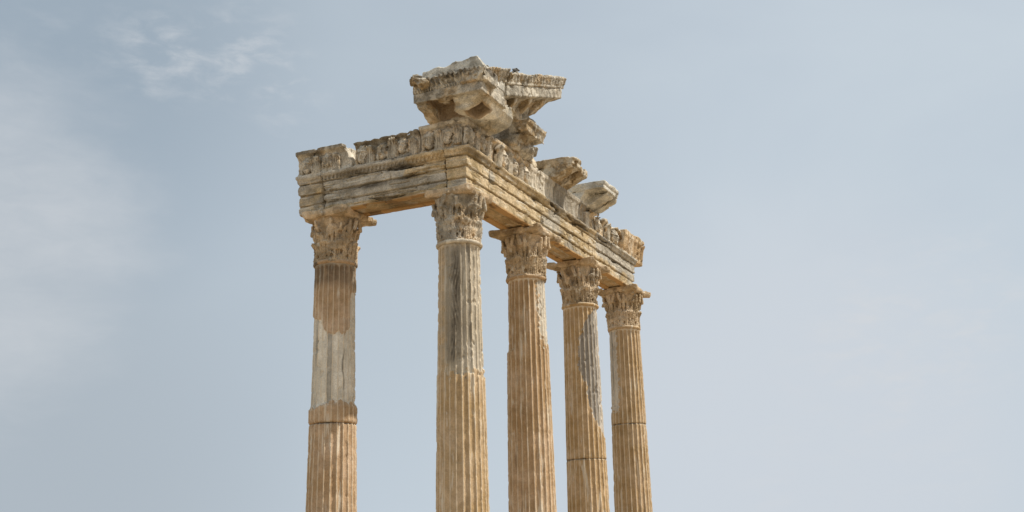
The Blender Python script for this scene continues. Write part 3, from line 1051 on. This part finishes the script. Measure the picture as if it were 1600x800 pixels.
frieze_block('smooth pale grey frieze block with vertical grooves, left of the nearer modillion fragment', (-.42, 2.27, 1.64), (.58, 3.72, 2.32), y0=2.33, y1=3.62, prof=FR_PLAIN,
             off=47, rel=grooves(2.33, .43, .05), tone=lambda V: -.25 + .4 * fbm(V, 2, 2), stain=lambda V: .25 * sstep(fbm(V + 6, 3, 3), .1, .4))
frieze_block('dark grey plain frieze block below the gap between the two modillion fragments', (-.42, 3.57, 1.64), (.58, 5.2, 2.32), y0=3.635, y1=5.1, prof=FR_PLAIN,
             off=53, rel=grooves(3.6, .75, .03), tone=lambda V: -.4 + .3 * fbm(V, 2, 2), stain=lambda V: .55 + .4 * fbm(V + 6, 2.5, 3))
frieze_block('rough brown frieze block with crumbled top, behind the farther modillion fragment', (-.42, 5.05, 1.64), (.58, 7.70, 2.32), y0=5.115, y1=7.6,
             off=59, big=.03, loss=.07, rel=grooves(5.1, .31, .06), tone=lambda V: .55 + .5 * fbm(V, 2, 2), stain=lambda V: .7 * sstep(fbm(V + 6, 2.5, 3), .0, .35),
             extra=lambda P, o, z, d: smax(d, z - (2.2 + .07 * fbm(P, 5, 3)), .03),
             carvings=[('l', 5.35, 1.93, 's', .95, .33), ('m', 6.1, 1.95, 's', .95, .33), ('l', 6.75, 1.94, 's', .95, .33), ('m', 7.25, 1.95, 's', .9, .33)])
frieze_block('tan frieze end block carved in deep vertical folds, overhanging the far end', (-.42, 7.55, 1.60), (.70, 9.30, 2.42), y0=7.615, y1=9.05, prof=[(.38, 1.66), (.40, 1.85), (.44, 2.05), (.47, 2.12), (.48, 2.27), (-.3, 2.27), (-.3, 1.66)],
             off=61, k=.04, big=.02, loss=.06, rel=grooves(7.6, .24, .08), tone=lambda V: 1.0 + .2 * fbm(V, 2, 2), stain=lambda V: .3 * sstep(fbm(V + 6, 4, 3), .1, .4), ochre=lambda V: .28 + .5 * fbm(V, 3, 2))

# ---- corner cornice
K = .37                                                  # slope of the raking side


def rake(y):
    return np.maximum(y + .98, 0) * K


root = thing('cornice_block', 'big projecting corner cornice block with carved gutter edge, topmost over the corner column', 'cornice', (.2, -.2, 2.24))
ORG = (.2, -.2, 2.24)
CT = lambda V: .25 + .5 * fbm(V, 2.2, 2)


def corona(P):
    o, z = oz(P)
    d = poly2(o, z, [(.36, 2.22), (.40, 2.26), (.42, 2.36), (.47, 2.41), (.955, 2.42), (.975, 2.40), (.985, 2.575), (-.2, 2.575), (-.2, 2.22)])
    d = smax(d, ends(P, x0=-.37, y1=.05), .02)
    # raking body above
    zz = z - rake(P[:, 1])
    b = smax(box(P, (-.34, -.93, 2.45), (.93, .06, 3.2)), zz - 2.60, .01)
    d = smin(d, b, .01)
    d = smax(d, -box(P, (-.14, -.91, 2.2), (.33, -.375, 2.55), .02), .012)
    d = smax(d, -box(P, (.48, -.64, 2.1), (.80, -.26, 2.57), .02), .012)
    return weather(P, d, .012, .006, .003, .018, 71)


def coffer_ochre_shade(V):  # ochre staining plus painted shade inside the coffer and the socket
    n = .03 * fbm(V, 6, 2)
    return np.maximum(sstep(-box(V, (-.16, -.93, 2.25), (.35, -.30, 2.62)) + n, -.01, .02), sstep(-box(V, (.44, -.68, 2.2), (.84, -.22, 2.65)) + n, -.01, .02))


sdf_mesh('corona', corona, (-.42, -1.08, 2.18), (1.08, .14, 3.05), .0125, M_CORNICE, ORG, root, CT, lambda V: np.maximum(.3 * sstep(fbm(V + 3, 2.6, 3), .1, .4), .45 * coffer_ochre_shade(V)), lambda V: .5 * coffer_ochre_shade(V))


def sima_front(P):
    x, o, z = P[:, 0], -P[:, 1], P[:, 2]
    egg = .030 * np.cos(x * 2 * np.pi / .10 + 2.2 * fbm(P, 5, 2)) * sstep(z, 2.63, 2.66) + .034 * (np.cos(x * 2 * np.pi / .052) > 0) * (z < 2.635)
    egg = egg + .018 * np.cos(x * 2 * np.pi / .085 + (z - 2.6) * 40) * sstep(z, 2.62, 2.66)
    d = poly2(o - egg, z, [(.96, 2.57), (.985, 2.63), (1.0, 2.66), (1.05, 2.74), (1.075, 2.76), (1.085, 2.805), (.5, 2.83), (.5, 2.57)])
    d = smax(d, ends(P, x0=-.36, x1=1.07), .02)
    return weather(P, d, .012, .009, .004, .03, 73)


sm = sdf_mesh('gutter_moulding', sima_front, (-.46, -1.16, 2.53), (1.14, -.45, 2.9), .0125, M_CORNICE, ORG, root, lambda V: .15 + .5 * fbm(V, 3, 2),
              lambda V: .85 * sstep(V[:, 2] + .10 * fbm(V, 3, 2), 2.68, 2.76) * sstep(V[:, 0] + .3 * fbm(V + 2, 3, 2), -.1, .3) + .3 * sstep(fbm(V + 9, 4, 3), .1, .4))


def sima_side(P):
    y, o, z = P[:, 1], P[:, 0], P[:, 2] - rake(P[:, 1])
    egg = .032 * np.cos((y + .1 * z) * 2 * np.pi / .13) * sstep(z, 2.63, 2.66) + .015 * (np.cos(y * 2 * np.pi / .06) > 0) * (z < 2.635)
    d = poly2(o - egg, z, [(.955, 2.57), (.975, 2.63), (1.0, 2.66), (1.03, 2.74), (1.055, 2.76), (1.06, 2.805), (.6, 2.82), (.6, 2.57)])
    d = smax(d, ends(P, y0=-1.06, y1=.05), .02)
    return weather(P, d, .012, .009, .004, .03, 79)


sdf_mesh('gutter_moulding', sima_side, (.5, -1.12, 2.5), (1.14, .12, 3.3), .0125, M_CORNICE, ORG, root, lambda V: .35 + .5 * fbm(V, 3, 2), lambda V: .3 * sstep(fbm(V + 9, 4, 3), .1, .4))


def spout(P):
    d = ell(P, (-.26, -1.04, 2.80), (.13, .10, .11))
    d = smin(d, ell(P, (-.10, -1.05, 2.70), (.11, .12, .11)), .04)
    d = smin(d, ell(P, (-.10, -1.15, 2.66), (.06, .06, .05)), .03)
    d = smax(d, -ell(P, (-.10, -1.2, 2.62), (.04, .06, .025)), .01)
    ang = np.arctan2(P[:, 2] - 2.82, P[:, 0] + .28)
    d += .012 * np.cos(ang * 9)
    return weather(P, d, .01, .012, .005, .03, 83)


sdf_mesh('spout_head', spout, (-.48, -1.25, 2.5), (.12, -.86, 3.0), .0125, M_CORNICE, ORG, root, lambda V: .3 + .4 * fbm(V, 3, 2), lambda V: .55 * sstep(fbm(V + 9, 4, 3), .0, .3))


def console(ax, u0, u1, off):
    """scrolled bracket under the projecting slab; ax 0 runs along x (faces -y), ax 1 along y (faces +x)"""
    def fn(P):
        o = -P[:, 1] if ax == 0 else P[:, 0]
        u = P[:, ax]
        z = P[:, 2]
        d = poly2(o, z, [(.33, 2.235), (.46, 2.24), (.56, 2.27), (.64, 2.33), (.74, 2.345), (.82, 2.335), (.875, 2.36), (.88, 2.43), (.33, 2.43)])
        d = smax(d, np.maximum(u0 - u, u - u1) + .012 * np.sin(z * 30), .02)
        return weather(P, d, .012, .008, .003, .02, off)
    return fn


cons_args = [(0, -.36, -.16, 85)]
for (ax, u0, u1, off) in cons_args:
    lo = (u0 - .06, -.95, 2.2) if ax == 0 else (.3, u0 - .06, 2.2)
    hi = (u1 + .06, -.3, 2.47) if ax == 0 else (.95, u1 + .06, 2.47)
    sdf_mesh('console', console(ax, u0, u1, off), lo, hi, .0125, M_CORNICE, ORG, root, lambda V: .45 + .4 * fbm(V, 2.2, 2))


def corner_console(P):
    o, z = oz(P)
    x, y = P[:, 0], P[:, 1]
    d = poly2(o, z, [(.33, 2.235), (.45, 2.24), (.60, 2.26), (.74, 2.31), (.84, 2.365), (.885, 2.43), (.89, 2.46), (.33, 2.46)])
    d = smax(d, .36 - x, .03)
    # outer end turns down in one heavy curve
    tail = poly2(x, z, [(.3, 2.235), (.55, 2.22), (.78, 2.29), (.89, 2.40), (.91, 2.58), (.3, 2.60)])
    tail = smax(tail, np.maximum(-.75 - y, y - (.62 - .25 * (z - 2.25))), .08)
    d = smin(smax(d, y + .2, .03), tail, .02)
    d = smax(d, -box(P, (.48, -.64, 2.1), (.80, -.26, 2.56), .02), .02)      # deep square socket
    d = smax(d, -ell(P, (.60, .12, 2.24), (.12, .16, .05)), .03)
    return weather(P, d, .010, .006, .003, .025, 87, chip=.02, cf=3.5)


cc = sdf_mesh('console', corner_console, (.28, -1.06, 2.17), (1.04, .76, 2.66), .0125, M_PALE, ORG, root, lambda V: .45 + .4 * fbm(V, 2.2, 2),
              lambda V: np.maximum(.3 * sstep(fbm(V + 3, 3, 3), .2, .5), .45 * coffer_ochre_shade(V)), lambda V: .55 * coffer_ochre_shade(V))
cc['label'] = 'pale heavy corner bracket with a square socket'


def rosette(P):
    c = np.array([.09, -.64, 2.535])
    q = P - c
    r = np.hypot(q[:, 0], q[:, 1])
    a = np.arctan2(q[:, 1], q[:, 0])
    d = ell(P, c, (.13, .15, .06)) - .012 * np.cos(a * 6) * sstep(r, .03, .08)
    return weather(P, d, .01, .008, .003, .02, 89)


sdf_mesh('rosette', rosette, (-.10, -.86, 2.45), (.28, -.44, 2.69), .0125, M_CORNICE, ORG, root, lambda V: .9 + V[:, 0] * 0)


def slab(P):
    x, y, z = P[:, 0], P[:, 1], P[:, 2]
    d = box(P, (-.28, -.82, 2.74), (.94, .05, 3.19), .02)
    d = smax(d, z - (3.09 + .07 * (x - .2) + .05 * fbm(P, 2.5, 3)), .015)
    d = smax(d, (x - .93) * .82 + (z - 2.98) * .57, .015)
    d = smax(d, -ell(P, (.18, -.85, 3.16), (.16, .2, .10)), .03)
    return weather(P, d, .012, .006, .004, .03, 91, chip=.02, cf=4.0)


sl = sdf_mesh('stone_slab', slab, (-.4, -.92, 2.7), (1.02, .15, 3.28), .0135, M_PALE, (.25, -.35, 2.74), None, lambda V: -.1 + .3 * fbm(V, 2.2, 2), lambda V: .5 * sstep(fbm(V + 3, 3, 3), .2, .5))
tag(sl, 'whitish broken slab lying on top of the corner cornice, the highest stone', 'stone slab')

# ---- raking cornice beside it
RK = .362
rr_root = thing('raking_cornice_block', 'tilted cornice block with carved leaf edge, rising right of the corner cornice', 'cornice', (.5, 1.4, 2.78))
ORR = (.5, 1.4, 2.78)


def zrk(P):
    return P[:, 2] - RK * (P[:, 1] - .1)


def rk_corona(P):
    z = zrk(P)
    d = poly2(P[:, 0], z, [(.0, 2.36), (.50, 2.36), (.55, 2.46), (.60, 2.60), (.68, 2.68), (.93, 2.70), (.95, 2.72), (.955, 2.92), (.1, 2.92)])
    e = np.maximum(.13 - P[:, 1], P[:, 1] - (2.72 - .65 * sstep(z, 2.72, 2.40)))
    d = smax(d, e, .02)
    return weather(P, d, .012, .007, .003, .02, 93)


sdf_mesh('corona', rk_corona, (-.08, .05, 2.25), (1.05, 2.85, 4.0), .0135, M_CORNICE, ORR, rr_root, lambda V: .15 + .5 * fbm(V, 2.2, 2), lambda V: .3 * sstep(fbm(V + 3, 2.6, 3), .1, .4))


def rk_sima(P):
    y, z = P[:, 1], zrk(P)
    pat = .040 * np.abs(np.cos((y + .12 * z) * np.pi / .15)) ** .7 - .02 + .012 * np.cos(y * 2 * np.pi / .075)
    pat = pat * sstep(z, 2.98, 3.0) * sstep(z, 3.14, 3.10)
    d = poly2(P[:, 0] - pat, z, [(.955, 2.915), (.975, 2.94), (.97, 2.97), (.985, 3.0), (1.01, 3.08), (1.035, 3.12), (1.04, 3.165), (.4, 3.17), (.4, 2.915)])
    e = np.maximum(.13 - y, y - 2.80)
    d = smax(d, e, .02)
    d = smax(d, -ell(np.stack([P[:, 0], y, z], 1), (1.02, 1.0, 3.2), (.2, .35, .06)), .03)
    return weather(P, d, .012, .010, .004, .035, 97)


sdf_mesh('gutter_moulding', rk_sima, (.36, .05, 2.8), (1.12, 2.9, 4.25), .0125, M_CORNICE, ORR, rr_root, lambda V: .35 + .5 * fbm(V, 3, 2), lambda V: .35 * sstep(fbm(V + 9, 4, 3), .0, .35))


def rk_console(u0, off):
    def fn(P):
        z = zrk(P)
        d = poly2(P[:, 0], z, [(.45, 2.40), (.60, 2.43), (.70, 2.50), (.80, 2.56), (.85, 2.62), (.86, 2.71), (.45, 2.71)])
        d = smax(d, np.abs(P[:, 1] - u0) - .10, .02)
        return weather(P, d, .012, .008, .003, .02, off)
    return fn


for k, u0 in enumerate((.75, 1.45, 2.05)):
    zc = RK * (u0 - .1)
    sdf_mesh('console', rk_console(u0, 101 + k), (.42, u0 - .16, 2.3 + zc), (.92, u0 + .16, 2.82 + zc), .0125, M_CORNICE, ORR, rr_root, lambda V: .6 + .4 * fbm(V, 2.2, 2))


# ---- fragments of the horizontal cornice lying on the frieze
def frag(label, name, fn, lo, hi, tone, stain=None, mat=None):
    org = ((lo[0] + hi[0]) / 2, (lo[1] + hi[1]) / 2, 2.24)
    return tag(sdf_mesh(name, fn, lo, hi, .0135, mat or M_CORNICE, org, None, tone, stain), label, 'stone block')


def bracket(P):
    x, y, z = P[:, 0], P[:, 1], P[:, 2]
    up = poly2(x, z, [(-.1, 2.50), (.45, 2.50), (.72, 2.535), (.745, 2.52), (.76, 2.66), (.80, 2.70), (.81, 2.77), (-.1, 2.80)])
    up = smax(up, np.maximum(1.38 - y, y - 2.22), .02)
    up = smax(up, -ell(P, (.60, 1.35, 2.48), (.22, .30, .09)), .02)
    low = poly2(x, z, [(-.1, 2.23), (.42, 2.23), (.50, 2.30), (.52, 2.40), (.60, 2.52), (-.1, 2.55)])
    low = smax(low, np.maximum(1.36 - y, y - 2.35), .04)
    d = smin(up, low, .02)
    d = smin(d, ell(P, (.52, 1.95, 2.36), (.15, .16, .12)), .05)
    d = smin(d, capsule(P, (.45, 1.6, 2.28), (.58, 1.62, 2.5), .06), .04)
    d = smax(d, -ell(P, (.70, 1.78, 2.40), (.12, .10, .07)), .02)
    d = smin(d, box(P, (-.1, 1.30, 2.74), (.60, 2.28, 3.02), .03), .03)
    return weather(P, d, .02, .014, .004, .04, 107, chip=.022, cf=4.0)


frag('dark carved bracket block wedged between the tilted cornice and the frieze', 'bracket_block', bracket, (-.2, 1.22, 2.18), (.92, 2.48, 3.1),
     lambda V: .35 + .5 * fbm(V, 2.2, 2), lambda V: .5 * sstep(fbm(V + 3, 2.6, 3), .0, .35))


def stub(P):
    d = box(P, (.0, 2.42, 2.2), (.40, 3.0, 2.44), .04)
    d = smax(d, (P[:, 1] - 2.5) * .6 + (P[:, 2] - 2.44) * .8, .04)
    return weather(P, d, .025, .012, .004, .04, 109, chip=.022, cf=4.0)


frag('small pale stone stub beside the bracket block', 'stone_stub', stub, (-.1, 2.34, 2.16), (.5, 3.1, 2.55), lambda V: .7 + .4 * fbm(V, 2, 2), None, M_PALE)


def geison(P, y0, y1, consoles, cut=None):
    """piece of the horizontal cornice: moulded slab, bed and scrolled consoles"""
    x, y, z = P[:, 0], P[:, 1], P[:, 2]
    e = np.maximum(y0 - y, y - y1)
    slab_ = smax(poly2(x, z, [(-.05, 2.475), (.865, 2.475), (.88, 2.455), (.90, 2.475), (.903, 2.555), (.92, 2.56), (.935, 2.60), (.94, 2.64), (-.05, 2.665)]), e, .012)
    bed = smax(poly2(x, z, [(-.05, 2.22), (.31, 2.22), (.34, 2.30), (.40, 2.38), (.46, 2.48), (-.05, 2.48)]), e + .02, .015)
    d = np.minimum(slab_, bed)
    for yc, hw in consoles:
        c = poly2(x, z, [(-.05, 2.22), (.36, 2.222), (.46, 2.25), (.62, 2.325), (.76, 2.395), (.84, 2.425), (.855, 2.45), (.858, 2.48), (-.05, 2.48)])
        d = np.minimum(d, smax(c, np.abs(y - yc) - hw, .02))
    return d


def mod1(P):
    d = geison(P, 3.33, 4.25, [(3.52, .18), (4.06, .17)])
    cut_ = box(P, (.86, 3.76, 2.3), (1.1, 4.4, 2.75), .01)
    d = smax(d, -np.minimum(cut_, box(P, (-.2, 3.80, 2.585), (1.1, 4.4, 2.8), .01)), .02)
    return weather(P, d, .008, .005, .003, .03, 113, chip=.012, cf=5.0)


frag('tan double modillion fragment on the long side frieze, nearer to the corner', 'modillion_block', mod1, (-.1, 3.24, 2.17), (1.02, 4.36, 2.75),
     lambda V: .95 + .4 * fbm(V, 2.2, 2), lambda V: .35 * sstep(fbm(V + 3, 2.6, 3), .15, .4))


def mod2(P):
    d = geison(P, 5.08, 6.15, [(5.62, .20), (6.02, .12)])
    d = smax(d, (P[:, 0] - .9) * .75 + (P[:, 1] - 6.02) * .66, .02)
    return weather(P, d, .008, .005, .003, .03, 131, chip=.012, cf=5.0)


frag('whitish modillion fragment with a hollow underside on the long side frieze, farther from the corner', 'modillion_block', mod2, (-.1, 4.98, 2.17), (1.02, 6.26, 2.75),
     lambda V: .25 + .4 * fbm(V, 2.2, 2), lambda V: .3 * sstep(fbm(V + 3, 2.6, 3), .15, .4), M_PALE)


# ---- small dark flat piece of unidentified kind on the tilted cornice
BX, BY = .98, .42
bz = 3.165 + RK * (BY - .1)


def piece_fn(P):
    q = P - np.array((BX, BY, bz))
    d = box(q, (-.05, -.02, .055), (.05, .10, .078), .004)
    d = smin(d, ell(q, (0, .0, .02), (.05, .05, .055)), .012)
    return d + fbm(P, 30, 2) * .004


ch = sdf_mesh('small_dark_piece', piece_fn, (BX - .08, BY - .08, bz - .05), (BX + .08, BY + .13, bz + .1), .006,
              stone('dark_piece_surface', (.10, .095, .09), (.07, .065, .06), stain_amt=.8), (BX, BY, bz))
tag(ch, 'small dark flat piece sticking up from the top edge of the tilted cornice', 'stone chip')
